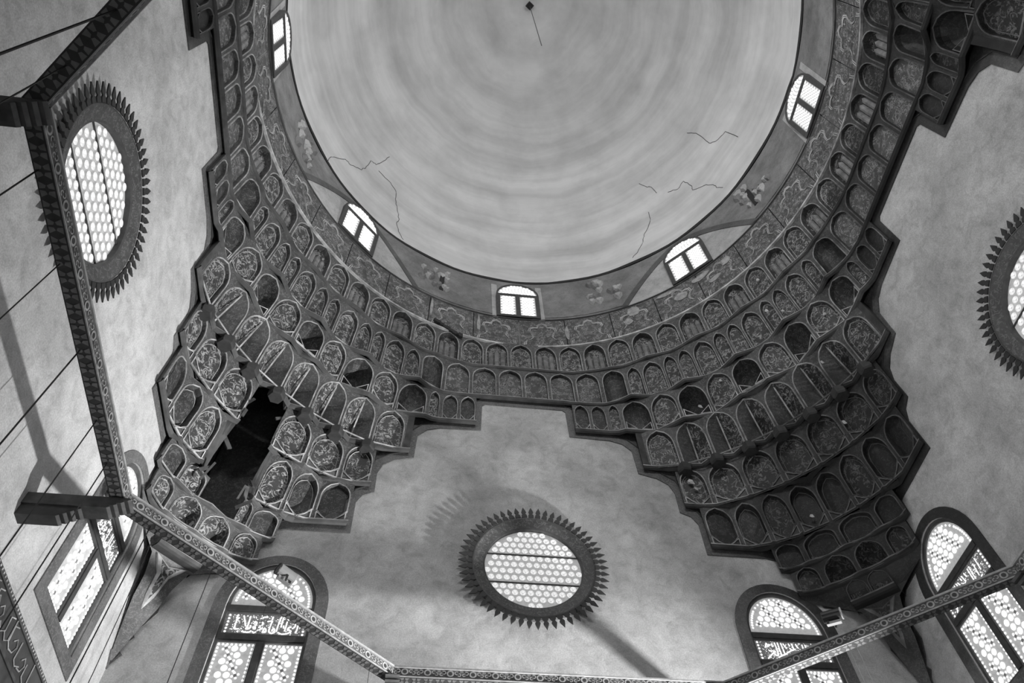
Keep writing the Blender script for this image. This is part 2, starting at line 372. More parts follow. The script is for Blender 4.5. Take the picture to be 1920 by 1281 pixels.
def lev_r(k, az):
    z, mid, end, hs, zd, zp, zph = LV[k]
    dl = abs((az % 360)-diag(az)); q = min(dl/hs, 1.1)**2; r = mid+(end-mid)*q
    if zd:
        m = ((dl-zph)/zp) % 1; tri = abs(m-.5)*2      # 1 at the projecting vertices
        lim = 28 if k in (6, 7) else hs-1
        r -= zd*(tri-.3)*max(0, min(1, (lim-dl)/4))
    return min(r, wall_r(az)-.17)
def tier_r(k, az, v):
    """cove profile: steep at the foot, leaning forward at the head"""
    a, b_ = lev_r(k, az), lev_r(NEXT[k], az); return a+(b_-a)*v**1.7
def tp(k, az, v, d=0):
    z0, z1 = T[k]; return pol(az, tier_r(k, az, v)+d, z0+(z1-z0)*v)
def tpl(k, a0, a1, u, v, d=0):
    """point on the facet of a tier between azimuths a0 and a1; u in -1..1, d = depth behind the facet"""
    t = (u+1)/2; A = Vector(tp(k, a0, v)); B = Vector(tp(k, a1, v)); p = A+(B-A)*t
    n = (B-A).cross(Vector((0, 0, 1))); n.z = 0; n.normalize()
    if n.dot(Vector((p.x-DX, p.y-DY, 0))) < 0: n = -n
    return p+n*d
def outline(w, v0, v1, v2, bottom='flat', n=6, e=2.1):
    L = [(-w, v0), (w, v0)] if bottom == 'flat' else [(-w, v0+.24), (-w*.55, v0+.1), (0, v0), (w*.55, v0+.1), (w, v0+.24)]
    L.append((w, v1))
    for i in range(1, n): t = i/n; L.append((w*(1-t**3)**.72, v1+(v2-v1)*t))
    L.append((0, v2))
    for i in range(n-1, 0, -1): t = i/n; L.append((-w*(1-t**3)**.72, v1+(v2-v1)*t))
    return L+[(-w, v1)]
def scl(L, s, vc): return [(x*s, vc+(y-vc)*s) for x, y in L]
def niche(parent, k, a0, a1, kind='panel', depth=.16, paint='niche_paint', w=.86, v=(.04, .52, .96), bottom='flat', tri=False, body='niche_ground', nrim=2):
    P = lambda u, vv, d=0: tpl(k, a0, a1, u, vv, d)
    O = outline(w, *v, bottom=bottom); vc = .45
    depth = max(.05, min(depth, wall_r((a0+a1)/2)-.05-tier_r(k, (a0+a1)/2, .4)))
    mb = MB(); pts, trs = tess([(-1, 0), (1, 0), (1, .3), (1, .55), (1, .8), (1, 1), (-1, 1), (-1, .8), (-1, .55), (-1, .3)], [O]); mb.add([P(*q) for q in pts], trs)
    if kind in ('panel', 'reeded'): mb.strip([P(*q) for q in O], [P(*q, depth) for q in O])
    holes = []
    cell = mb.build('niche', body, parent)
    pb = MB()
    if kind == 'panel':
        pb.add([P(*q, depth) for q in O], [tuple(range(len(O)))])
    elif kind == 'deep':
        prev = O; pd = 0
        for j in range(1, 6):
            t = j/5*pi/2; q = scl(O, max(cos(t), .12), .42); d = depth*sin(t)
            pb.strip([P(*a, pd) for a in prev], [P(*a, d) for a in q]); prev = q; pd = d
        pb.add([P(*a, pd) for a in prev], [tuple(range(len(prev)))])
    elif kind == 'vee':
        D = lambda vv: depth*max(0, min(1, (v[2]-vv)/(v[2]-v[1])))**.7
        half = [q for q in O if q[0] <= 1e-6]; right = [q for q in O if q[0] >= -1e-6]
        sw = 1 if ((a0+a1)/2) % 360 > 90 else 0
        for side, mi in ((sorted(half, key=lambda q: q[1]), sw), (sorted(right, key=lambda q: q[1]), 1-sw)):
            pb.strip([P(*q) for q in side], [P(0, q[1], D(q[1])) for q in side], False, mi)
    elif kind == 'reeded':
        pb.add([P(*q, depth) for q in O], [tuple(range(len(O)))])
        for c in (-.45, 0, .45):
            rr = w*.26
            for seg in range(4):
                t0, t1 = pi*seg/4, pi*(seg+1)/4
                x0, x1 = c*w/.78-rr*cos(t0), c*w/.78-rr*cos(t1)
                h = .62
                pb.add([P(x0, .08, depth-.12*sin(t0)), P(x1, .08, depth-.12*sin(t1)), P(x1, h, depth-.10*sin(t1)), P(x0, h, depth-.10*sin(t0))], [(0, 1, 2, 3)], 1)
                pb.add([P(x0, h, depth-.10*sin(t0)), P(x1, h, depth-.10*sin(t1)), P(c*w/.78, h+.14, depth)], [(0, 1, 2)], 1)
    pb.build('panel', [paint, {'vee': 'niche_ground', 'reeded': 'reed_plaster'}.get(kind, paint)], cell)
    rb = MB()
    for g0, g1, hh in ((1.0, 1.028, .03), (1.055, 1.075, .02)):
        ou = [(x*g0, vc+(y-vc)*(1+(g0-1)*.5)) for x, y in O]; o2 = [(x*g1, vc+(y-vc)*(1+(g1-1)*.5)) for x, y in O]
        rb.strip([P(*q, -hh) for q in ou], [P(*q, -hh) for q in o2]); rb.strip([P(*q, 0) for q in ou], [P(*q, -hh) for q in ou]); rb.strip([P(*q, -hh) for q in o2], [P(*q, 0) for q in o2])
    if kind == 'panel' and nrim > 1:
        i1 = [(x*.86, vc+(y-vc)*.91) for x, y in O]; i2 = [(x*.835, vc+(y-vc)*.893) for x, y in O]
        rb.strip([P(*q, depth-.025) for q in i1], [P(*q, depth-.025) for q in i2])
        rb.strip([P(*q, depth) for q in i1], [P(*q, depth-.025) for q in i1]); rb.strip([P(*q, depth-.025) for q in i2], [P(*q, depth) for q in i2])
    if kind == 'vee':   # light arris down the middle and inner lines
        D = lambda vv: depth*max(0, min(1, (v[2]-vv)/(v[2]-v[1])))**.7
        for sg in (-1, 1):
            a = [(sg*.0, v[0]+.03), (sg*.0, v[2]-.03)]; b = [(sg*.045, v[0]+.03), (sg*.045, v[2]-.05)]
            f = lambda q: P(q[0], q[1], D(q[1])*(1-abs(q[0])/w)-.015)
            rb.strip([f(q) for q in a], [f(q) for q in b], False)
    if tri:
        dd = depth-.02 if kind == 'panel' else 0
        for sg in (-1, 1):
            tq = [(sg*w*.93, v[0]+.02), (sg*w*.12, v[0]+.02), (sg*w*.93, v[0]+.26)] if bottom == 'flat' else [(sg*w*1.02, v[0]-.01), (sg*.10, v[0]-.01), (sg*w*1.02, v[0]+.2)]
            if bottom != 'flat': dd = -.015
            cx_ = sum(q[0] for q in tq)/3; cv = sum(q[1] for q in tq)/3
            ti = [(cx_+(a-cx_)*.78, cv+(b-cv)*.78) for a, b in tq]
            rb.strip([P(*q, dd-.02) for q in tq], [P(*q, dd-.02) for q in ti])
            rb.strip([P(*q, dd+.02) for q in tq], [P(*q, dd-.02) for q in tq])
    rb.build('rim', 'rim_light', cell)
    return cell
def filler(parent, k, a0, a1, mat='niche_plain', n=2):
    mb = MB(); A = [a0+(a1-a0)*i/n for i in range(n+1)]
    for v0, v1 in ((0, .35), (.35, .7), (.7, 1)): mb.strip([tp(k, a, v0) for a in A], [tp(k, a, v1) for a in A], False)
    return mb.build('spandrel', mat, parent)
def ledge(parent, k, azs, below=None, h=.15, out=.09, mat='ledge_paint'):
    """moulding along a tier's foot, with the soffit back to the tier below"""
    prof = []
    for a in azs:
        r = lev_r(k, a); z = T[k][0]; rb_ = min(r+(.06 if below is not None else .3), wall_r(a)-.02)
        prof.append([pol(a, r+.01, z+h), pol(a, r-out*.6, z+h*.8), pol(a, r-out, z+h*.35), pol(a, r-out*.5, z-.02), pol(a, r+.03, z-.05), pol(a, rb_, z-.03)])
    mb = MB()
    for j in range(5): mb.strip([p[j] for p in prof], [p[j+1] for p in prof], False, 1 if j == 1 else (2 if j == 4 else 0))
    return mb.build('ledge', [mat, 'rim_light', 'niche_plain'], parent)
def endcap(parent, k, az):
    """closes a tier's end back to the wall"""
    mb = MB(); z0, z1 = T[k]; V_ = [0, .35, .7, 1]
    mb.strip([tp(k, az, v) for v in V_], [pol(az, wall_r(az)-.01, z0+(z1-z0)*v) for v in V_], False); return mb.build('end_board', 'niche_plain', parent)
def frange(a, b, st):
    n = max(1, round((b-a)/st)); return [a+(b-a)*i/n for i in range(n+1)]

ring_t = thing('muqarnas_ring', 'two upper rings of painted niches circling below the frieze', 'muqarnas')
AZ0, AZ1 = -39.375, 219.375
P7 = 5.625
i0, i1 = round((AZ0-90)/P7), round((AZ1-90)/P7)
for i in range(i0, i1+1):
    c = 90+i*P7
    niche(ring_t, 7, c-P7/2, c+P7/2, 'reeded' if i % 2 else 'panel', .22 if i % 2 else .12, 'niche_paint', .84, (.05, .5, .95), nrim=2)
ledge(ring_t, 7, frange(AZ0-2.8, AZ1+2.8, 2.8125), 6)
for base in (-90, 0, 90, 180):
    dg = base+45
    for q in range(-3, 3):      # flat niches over the middle of each wall
        a = base+q*P7
        if a >= AZ0-.1 and a+P7 <= AZ1+.1 and (base not in (-90,)): niche(ring_t, 6, a, a+P7, 'panel', .12, 'frieze_paint', .84, (.04, .6, .95), nrim=1)
    for sg in (-1, 1):          # dark broken niches beside them
        a = base+sg*19.6875-2.8125
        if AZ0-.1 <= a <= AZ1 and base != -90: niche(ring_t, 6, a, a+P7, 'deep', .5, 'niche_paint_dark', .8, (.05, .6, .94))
    for q in (-2, -1, 0, 1):    # clusters of three over the corners
        a = dg+q*11.25
        for b0, b1, w_ in ((0, 3.3, .84), (3.3, 7.95, .88), (7.95, 11.25, .84)):
            if a+b0 >= AZ0-.1 and a+b1 <= AZ1+.1:
                niche(ring_t, 6, a+b0, a+b1, 'panel', .14, 'niche_paint', w_, (.04, .5, .9), nrim=2)
ledge(ring_t, 6, frange(AZ0, AZ1, 2.8125), 5)

PEND = [(135, 'carved muqarnas corner vault with a black broken hole, beside lit wall', 0), (45, 'shadowed muqarnas corner vault beside the dim right wall', 1),
        (225, 'dark strip of muqarnas vault at the upper left edge', 2), (-45, 'dark muqarnas vault cut off by the upper right corner', 3)]
def in_view(a0, a1): return a0 >= AZ0-.1 and a1 <= AZ1+.1
for dg, lab, pi_ in PEND:
    t = thing('muqarnas_pendentive', lab, 'muqarnas', 'corner vaults below the dome')
    full = pi_ < 2; hole = pi_ == 0
    def put(k, d0, d1, *a, **kw):
        for sg in ((1, -1) if d0+d1 != 0 else (1,)):
            b0, b1 = (dg+d0, dg+d1) if sg > 0 else (dg-d1, dg-d0)
            if in_view(b0, b1): niche(t, k, b0, b1, *a, **kw)
    def fill(k, d0, d1, mat='niche_plain'):
        for sg in (1, -1):
            b0, b1 = (dg+d0, dg+d1) if sg > 0 else (dg-d1, dg-d0)
            if in_view(b0, b1): filler(t, k, b0, b1, mat)
    H = P7/2
    # tier 5: deep dark niches alternating with flat ones
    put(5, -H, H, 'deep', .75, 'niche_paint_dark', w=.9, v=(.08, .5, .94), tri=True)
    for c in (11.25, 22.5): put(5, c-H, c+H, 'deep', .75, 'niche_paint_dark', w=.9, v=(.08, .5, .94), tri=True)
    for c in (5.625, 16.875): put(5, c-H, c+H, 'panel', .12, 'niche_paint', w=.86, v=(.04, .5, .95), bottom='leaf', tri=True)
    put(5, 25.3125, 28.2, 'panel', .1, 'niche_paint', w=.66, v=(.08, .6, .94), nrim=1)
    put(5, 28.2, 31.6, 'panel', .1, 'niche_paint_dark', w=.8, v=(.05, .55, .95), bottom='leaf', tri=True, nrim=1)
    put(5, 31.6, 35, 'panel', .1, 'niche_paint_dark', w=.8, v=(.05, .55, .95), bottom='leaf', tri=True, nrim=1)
    for sg in (1, -1):
        b0, b1 = (dg-35, dg+.0) if sg < 0 else (dg, dg+35)
        b0, b1 = max(b0, AZ0), min(b1, AZ1)
        if b1-b0 > 1: ledge(t, 5, frange(b0, b1, 1.40625), 4)
    # tier 4: two-faced pointed niches, a flat carved one at each wall
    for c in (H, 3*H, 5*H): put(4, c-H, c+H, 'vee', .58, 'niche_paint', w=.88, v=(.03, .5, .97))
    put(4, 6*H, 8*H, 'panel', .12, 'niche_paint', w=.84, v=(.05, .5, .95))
    fill(4, 8*H, 23.6)
    for sg in (1, -1):
        b0, b1 = (dg-23.6, dg) if sg < 0 else (dg, dg+23.6)
        b0, b1 = max(b0, AZ0), min(b1, AZ1)
        if b1-b0 > 1: ledge(t, 4, frange(b0, b1, 1.40625), 3)
    # hexagonal pendants hanging at the foot of tier 4
    for q in range(-3, 4):
        a = dg+q*P7
        if not in_view(a-1, a+1): continue
        mb = MB(); c = Vector(pol(a, lev_r(4, a)+.14, 0))
        lp = lambda z, r: [(c.x+r*cos(R(a)+pi/3*j), c.y+r*sin(R(a)+pi/3*j), z) for j in range(6)]
        A, B2, C2 = lp(18.9, .27), lp(18.62, .27), lp(18.56, .23)
        mb.strip(A, B2); mb.strip(B2, C2); mb.add(C2, [tuple(range(6))], 1); mb.build('hexagonal_pendant', ['timber_dark', 'timber_dark'], t)
    ends = {5: 35, 4: 23.6}
    if full: ends.update({3: 18.6, 2: 16.6, 8: 9, 1: 8, 0: 2.8})
    for k_, d_ in ends.items():
        for sg in (1, -1):
            if AZ0 < dg+sg*d_ < AZ1: endcap(t, k_, dg+sg*d_)
    if not full: continue
    # tier 3
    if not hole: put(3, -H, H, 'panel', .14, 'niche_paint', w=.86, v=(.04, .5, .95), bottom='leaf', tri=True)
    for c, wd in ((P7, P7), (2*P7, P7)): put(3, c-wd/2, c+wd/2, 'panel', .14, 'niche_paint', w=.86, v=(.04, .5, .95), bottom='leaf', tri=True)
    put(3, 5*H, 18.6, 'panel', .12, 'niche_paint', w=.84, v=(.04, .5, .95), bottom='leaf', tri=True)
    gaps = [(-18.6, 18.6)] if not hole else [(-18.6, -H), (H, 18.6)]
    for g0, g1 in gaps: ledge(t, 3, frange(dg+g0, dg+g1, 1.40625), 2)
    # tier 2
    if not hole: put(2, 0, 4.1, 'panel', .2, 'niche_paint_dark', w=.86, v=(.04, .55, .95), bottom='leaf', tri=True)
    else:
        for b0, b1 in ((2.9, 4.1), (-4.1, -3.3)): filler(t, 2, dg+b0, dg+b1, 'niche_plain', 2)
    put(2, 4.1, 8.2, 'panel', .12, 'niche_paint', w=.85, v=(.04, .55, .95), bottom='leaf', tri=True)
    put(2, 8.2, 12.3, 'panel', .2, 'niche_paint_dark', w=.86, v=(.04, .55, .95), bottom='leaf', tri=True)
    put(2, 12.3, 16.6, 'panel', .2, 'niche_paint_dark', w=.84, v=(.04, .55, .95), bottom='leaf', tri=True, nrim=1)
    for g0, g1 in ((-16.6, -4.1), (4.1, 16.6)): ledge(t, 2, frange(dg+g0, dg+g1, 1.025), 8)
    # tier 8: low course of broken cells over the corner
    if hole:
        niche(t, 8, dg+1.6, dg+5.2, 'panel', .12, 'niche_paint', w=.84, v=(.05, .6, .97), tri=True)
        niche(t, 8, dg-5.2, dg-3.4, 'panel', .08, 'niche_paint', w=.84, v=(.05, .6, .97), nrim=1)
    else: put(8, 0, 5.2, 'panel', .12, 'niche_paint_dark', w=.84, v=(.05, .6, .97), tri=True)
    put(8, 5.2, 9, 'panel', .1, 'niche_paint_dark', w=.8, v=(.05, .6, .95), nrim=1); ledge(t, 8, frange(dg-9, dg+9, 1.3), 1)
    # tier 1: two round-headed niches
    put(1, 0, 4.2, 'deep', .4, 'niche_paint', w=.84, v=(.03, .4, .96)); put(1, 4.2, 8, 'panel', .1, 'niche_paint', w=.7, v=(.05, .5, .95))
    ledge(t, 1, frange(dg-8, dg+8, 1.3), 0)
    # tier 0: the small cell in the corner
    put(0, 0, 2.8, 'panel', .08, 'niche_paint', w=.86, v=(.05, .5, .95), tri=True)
    ledge(t, 0, frange(dg-2.8, dg+2.8, 1.4), None)
    # tapering boarding that runs down into the corner
    mb = MB(); rows = []
    for z, dl_, rr in ((13.85, 8.2, 13.2), (13.6, 7, 13.4), (13.42, 4.2, 13.6), (13.2, 2.4, 13.75), (12.7, 1.7, 13.95), (12.2, 1.45, 14.15), (11.7, .95, 14.35), (11.2, .5, 14.5), (10.8, .15, 14.6)):
        rows.append([pol(dg+dl_*x/4, min(rr, wall_r(dg+dl_*x/4)-.03), z) for x in range(-4, 5)])
    for A, B2 in zip(rows, rows[1:]): mb.strip(A, B2, False)
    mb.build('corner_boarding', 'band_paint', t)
    # star-shaped leaf closing the corner below
    mb = MB(); c = Vector(pol(dg, 13.85, 12.86)); ax = Vector(pol(dg+90, 1, 0))-Vector((DX, DY, 0)); inn = Vector(pol(dg, 1, 0))-Vector((DX, DY, 0))
    star = [(-.46, .36), (0, .22), (.46, .36), (.17, .0), (.12, -.5), (0, -.85), (-.12, -.5), (-.17, .0)]
    A = [c+ax*x+Vector((0, 0, y)) - inn*(.02+.0) + inn*(-.47*y) for x, y in star]
    B2 = [c+ax*x*.6+Vector((0, 0, y*.72)) - inn*.06 + inn*(-.47*y*.72) for x, y in star]
    mb.strip(A, B2, True, 1); mb.add(B2, [tuple(range(8))], 0); mb.strip([p+inn*.08 for p in A], A, True, 1); mb.build('corner_leaf', ['niche_paint', 'rim_light'], t)
    if pi_ == 1:    # scraps of bright paint that survived on the blackened timber
        for k_, a_, v_, s_ in ((3, 61.6, .62, .17), (3, 61.2, .45, .1), (5, 55.5, .3, .13), (5, 50, .75, .1), (2, 52.5, .25, .13), (4, 33, .7, .1), (6, 35.5, .6, .12), (5, 27.5, .55, .1), (3, 36, .5, .12), (2, 47, .3, .1), (6, 33, .3, .1), (7, 33.5, .5, .12)):
            mb = MB(); P0 = [tpl(k_, a_-1.5, a_+1.5, .7*s_*x/.3, v_+.6*s_*y, -.035) for x, y in ((-.8, -.5), (.1, -.35), (.9, .3), (.3, .8), (-.5, .55))]
            mb.add(P0, [(0, 1, 2, 3, 4)]); mb.strip([Vector(p)+inn*.02 for p in P0], P0); mb.build('paint_scrap', 'patch_white', t)
    if hole:    # torn edges of the hole: broken boards
        for q in range(12):
            a = dg+random.choice((-1, 1))*random.uniform(2.3, 3.6); z = random.uniform(14.9, 18.5); r = 12.55 if z < 17 else 12.0
            mb = MB(); p0 = Vector(pol(a, r, z)); dv = Vector((random.uniform(-.3, .3), random.uniform(-.3, .3), random.uniform(-.9, .4))).normalized()
            sd = dv.cross(inn).normalized(); mb.box(p0, dv*random.uniform(.12, .3), sd*random.uniform(.03, .09), inn*.02); mb.build('broken_board', ['niche_plain', 'timber', 'timber_dark'][q % 3], t)

# ------------------------------------------------------------------ painted frieze
fr = thing('painted_frieze', 'curved frieze of painted lobed cartouche panels below the drum windows', 'frieze')
CART = [(-.86, -.95), (-.80, -.62), (-.58, -.52), (-.44, -.30), (-.50, -.02), (-.62, .16), (-.58, .38), (-.40, .46), (-.24, .44), (-.18, .66), (0, .78)]
CART = CART+[(-x, y) for x, y in CART[-2::-1]]
i0, i1 = round((-45-90)/11.25), round((225-90)/11.25)
for i in range(i0, i1):
    a0 = 90+i*11.25; a1 = a0+11.25
    def F(u, v, d=0):
        z = 27.1+1.1*v; return Vector(pol(a0+(a1-a0)*(u+1)/2, 10.345-d, z))
    mb = MB(); us = [-.985+1.97*j/6 for j in range(7)]
    mb.strip([F(u, -.98) for u in us], [F(u, .98) for u in us], False)
    for v_ in (-.98, .98): mb.strip([F(u, v_, -.08) for u in us], [F(u, v_) for u in us], False)
    pn = mb.build('frieze_panel', 'frieze_paint', fr)
    for sc_, nm in ((1, 'cartouche_line'), (.9, 'cartouche_line')):
        mb = MB(); A = [F(x*sc_, y*sc_-.02, .02) for x, y in CART]; B2 = [F(x*sc_*.955, y*sc_*.95-.036, .02) for x, y in CART]
        mb.strip(A, B2, False); mb.strip([F(x*sc_, y*sc_-.02, -.01) for x, y in CART], A, False); mb.build(nm, 'cartouche_light', pn)
    rnd = random.Random(i)
    for q in range(7):      # pale blossoms
        x, y = rnd.uniform(-.5, .5), rnd.uniform(-.7, .45); s = rnd.uniform(.05, .11); mb = MB()
        lp = [F(x+s*(1 if j % 2 else .45)*cos(pi*j/5)*.55, y+s*(1 if j % 2 else .45)*sin(pi*j/5), .015) for j in range(10)]
        mb.add(lp+[F(x, y, .04)], [(j, (j+1) % 10, 10) for j in range(10)]); mb.build('blossom', 'patch_light', pn)
for z_, h_, o_ in ((25.98, .14, .06), (28.16, .08, .05)):
    mb = MB(); A = frange(-45, 225, 2.8)
    pr = [[pol(a, 10.36, z_-h_/2), pol(a, 10.34-o_, z_-h_/3), pol(a, 10.34-o_, z_+h_/3), pol(a, 10.36, z_+h_/2)] for a in A]
    for j in range(3): mb.strip([p[j] for p in pr], [p[j+1] for p in pr], False)
    mb.build('moulding', 'rim_light' if z_ < 27 else 'ledge_paint', fr)
# torn cornice with a black gap, and patches where the paint is lost
rnd = random.Random(11)
for q in range(9):
    f = q/8; a = 110.6-6.2*f; z = 26.3-.5*f; mb = MB(); tt = Vector(pol(a+90, 1, 0))-Vector((DX, DY, 0)); nn = Vector(pol(a, 1, 0))-Vector((DX, DY, 0))
    mb.box(pol(a, 10.27, z+rnd.uniform(-.04, .04)), tt*.09+Vector((0, 0, .02)), Vector((0, 0, rnd.uniform(.06, .12))), nn*.04); mb.build('torn_gap', 'gap_dark', fr)
for a, z, w_, h_ in ((53, 27.9, .5, .18), (50, 27.2, .35, .3), (61.5, 27.6, .3, .4), (44, 27.7, .5, .2), (41, 27.0, .3, .2), (63.5, 27.0, .22, .3), (37, 27.6, .25, .3), (100, 27.3, .08, .7), (112, 27.3, .08, .8), (78.5, 27.0, .1, .6)):
    mb = MB(); n_ = 9; lp = []
    for q in range(n_):
        t_ = 2*pi*q/n_; k_ = rnd.uniform(.7, 1.1); lp.append(pol(a+math.degrees(w_*k_*cos(t_)/10.3), 10.315, z+h_*k_*sin(t_)))
    mb.add(lp, [tuple(range(n_))]); mb.strip([(x+(x-DX)*.004, y+(y-DY)*.004, z_) for x, y, z_ in lp], lp); mb.build('paint_loss', 'patch_light', fr)
# plain vault closing the part of the ring behind the viewer
mb = MB(); A = frange(222, 318, 4)
for (z0, r0), (z1, r1) in zip([(13.4, 13.6), (15.2, 12.8), (17, 12.0), (18.7, 11.4), (20.4, 10.9), (22, 10.6), (24, 10.4), (26, 10.36)], [(15.2, 12.8), (17, 12.0), (18.7, 11.4), (20.4, 10.9), (22, 10.6), (24, 10.4), (26, 10.36), (28.2, 10.34)]):
    mb.strip([pol(a, min(r0, wall_r(a)-.02), z0) for a in A], [pol(a, min(r1, wall_r(a)-.02), z1) for a in A], False)
tag(mb.build('ceiling_rear_vault', 'niche_plain'), 'plain rear part of the vault behind the viewer', 'vault', kind='structure')

# ------------------------------------------------------------------ windows
WN = [0]
def window(label, cat='window'):
    WN[0] += 1; return thing('window_%d' % WN[0], label, cat, kind='structure')
def frame_of(side, c, z, d):
    """matrix: local x along the wall (left to right seen from inside), local y up, local z into the room"""
    if side == 'B': x, n = Vector((1, 0, 0)), Vector((0, -1, 0))
    elif side == 'L': x, n = Vector((0, 1, 0)), Vector((1, 0, 0))
    elif side == 'R': x, n = Vector((0, -1, 0)), Vector((-1, 0, 0))
    y = Vector((0, 0, 1)); p = wallpt(side, c, z, d)
    return Matrix(((x.x, y.x, n.x, p[0]), (x.y, y.y, n.y, p[1]), (x.z, y.z, n.z, p[2]), (0, 0, 0, 1)))
def disc_mesh(name, r, n, mats, rim=.75, h=.02, ry=None):
    mb = MB(); ry = ry or r
    a = [(r*cos(2*pi*i/n), ry*sin(2*pi*i/n), 0) for i in range(n)]; b = [(x*rim, y*rim, h) for x, y, _ in a]
    mb.strip(a, b, True, 0); mb.add(b, [tuple(range(n))], len(mats)-1)
    me = bpy.data.meshes.new(name); me.from_pydata(mb.v, [], mb.f); me.polygons.foreach_set('material_index', mb.m)
    for k in mats: me.materials.append(MATS[k])
    return me
BIG = disc_mesh('glass_roundel', .079, 14, ['glass_bright'], .96, .01)
DOT = disc_mesh('glass_dot', .030, 8, ['glass_bright'], .96, .008)
STAR = disc_mesh('dark_star', .045, 6, ['tracery_dim'], .5, .012)
def bottle_mesh():      # convex glass round with a raised rim and a darker eye
    mb = MB(); n = 14
    L = [[(r*cos(2*pi*i/n), r*sin(2*pi*i/n), h) for i in range(n)] for r, h in ((.102, 0), (.09, .05), (.062, .055), (.028, .02))]
    mb.strip(L[0], L[1], True, 0); mb.strip(L[1], L[2], True, 1); mb.strip(L[2], L[3], True, 1); mb.add(L[3], [tuple(range(n))], 2)
    me = bpy.data.meshes.new('glass_roundel'); me.from_pydata(mb.v, [], mb.f); me.polygons.foreach_set('material_index', mb.m)
    for k in ('tracery', 'glass_roundel', 'glass_centre'): me.materials.append(MATS[k])
    return me
BOTTLE = bottle_mesh()
# flowing script cut into the narrow panes: strokes in pane units (x -1..1, y -1..1)
SCRIPT_A = [[(-0.89, 0.86), (-0.88, 0.34), (-0.88, -0.31), (-0.88, -0.53), (-0.84, -0.63), (-0.75, -0.58)],
            [(-0.82, 0.63), (-0.88, 0.34)],
            [(-0.71, 0.87), (-0.63, 0.23), (-0.57, -0.28)],
            [(-0.51, 0.82), (-0.51, 0.03), (-0.52, -0.3), (-0.54, -0.57), (-0.46, -0.53), (-0.43, -0.38), (-0.44, -0.17)],
            [(-0.64, -0.83), (-0.57, -0.9), (-0.49, -0.91), (-0.41, -0.87), (-0.37, -0.73)],
            [(-0.36, 0.04), (-0.3, 0.24), (-0.28, 0.03), (-0.29, -0.17)],
            [(-0.36, -0.34), (-0.3, -0.3), (-0.28, -0.52), (-0.34, -0.48)],
            [(-0.33, -0.8), (-0.29, -0.93), (-0.23, -0.83)],
            [(-0.2, -0.67), (-0.11, -0.51), (-0.08, -0.37)],
            [(-0.2, 0.61), (-0.1, 0.8), (-0.0, 0.82)],
            [(-0.19, -0.34), (-0.15, -0.28), (-0.17, -0.12)],
            [(-0.11, -0.13), (-0.09, 0.12), (-0.13, 0.22)],
            [(-0.03, -0.88), (-0.03, -0.47), (0.03, -0.51), (0.05, -0.78), (-0.01, -0.85)],
            [(0.02, 0.33), (0.15, 0.41), (0.14, 0.06), (0.13, -0.44), (0.14, -0.76), (0.2, -0.89), (0.28, -0.84), (0.31, -0.73)],
            [(0.15, 0.87), (0.14, 0.57)],
            [(0.22, -0.69), (0.24, -0.41), (0.29, -0.51), (0.28, -0.73)],
            [(0.38, 0.84), (0.36, 0.21), (0.35, -0.72)],
            [(0.46, 0.85), (0.45, 0.23), (0.45, -0.21)],
            [(0.59, 0.42), (0.59, -0.13), (0.58, -0.62)],
            [(0.52, -0.03), (0.53, -0.3)],
            [(0.6, 0.75), (0.63, 0.59)],
            [(0.42, -0.81), (0.5, -0.93), (0.61, -0.91), (0.7, -0.81), (0.76, -0.64), (0.71, -0.48), (0.66, -0.44), (0.68, -0.22), (0.75, -0.12)],
            [(0.79, -0.31), (0.85, -0.08), (0.85, 0.2)],
            [(0.93, 0.1), (0.93, -0.33), (0.91, -0.77)]]
SCRIPT_B = [[(-0.91, 0.26), (-0.83, 0.73), (-0.79, 0.42), (-0.75, 0.68)],
            [(-0.66, 0.7), (-0.65, 0.41)],
            [(-0.55, 0.89), (-0.54, 0.15), (-0.56, -0.55)],
            [(-0.45, 0.91), (-0.45, -0.07), (-0.45, -0.53)],
            [(-0.34, 0.87), (-0.33, 0.07), (-0.33, -0.45)],
            [(-0.27, 0.82), (-0.2, 0.26)],
            [(-0.09, 0.85), (-0.07, 0.57)],
            [(0.01, 0.87), (0.04, 0.24)],
            [(-0.82, -0.07), (-0.62, -0.1), (-0.72, -0.34), (-0.93, -0.95)],
            [(-0.69, -0.34), (-0.61, -0.58), (-0.55, -0.49)],
            [(-0.58, -0.78), (-0.44, -0.55), (-0.32, -0.39), (-0.12, -0.01), (0.08, 0.25)],
            [(-0.1, 0.33), (-0.05, 0.11)],
            [(0.15, 0.84), (0.17, 0.55), (0.19, 0.38)],
            [(0.36, 0.8), (0.34, -0.7)],
            [(0.46, 0.8), (0.44, -0.7), (0.58, -0.8)],
            [(0.66, 0.6), (0.62, -0.6)],
            [(0.74, -0.8), (0.6, -0.9), (0.5, -0.85)],
            [(0.82, 0.8), (0.8, -0.4)]]
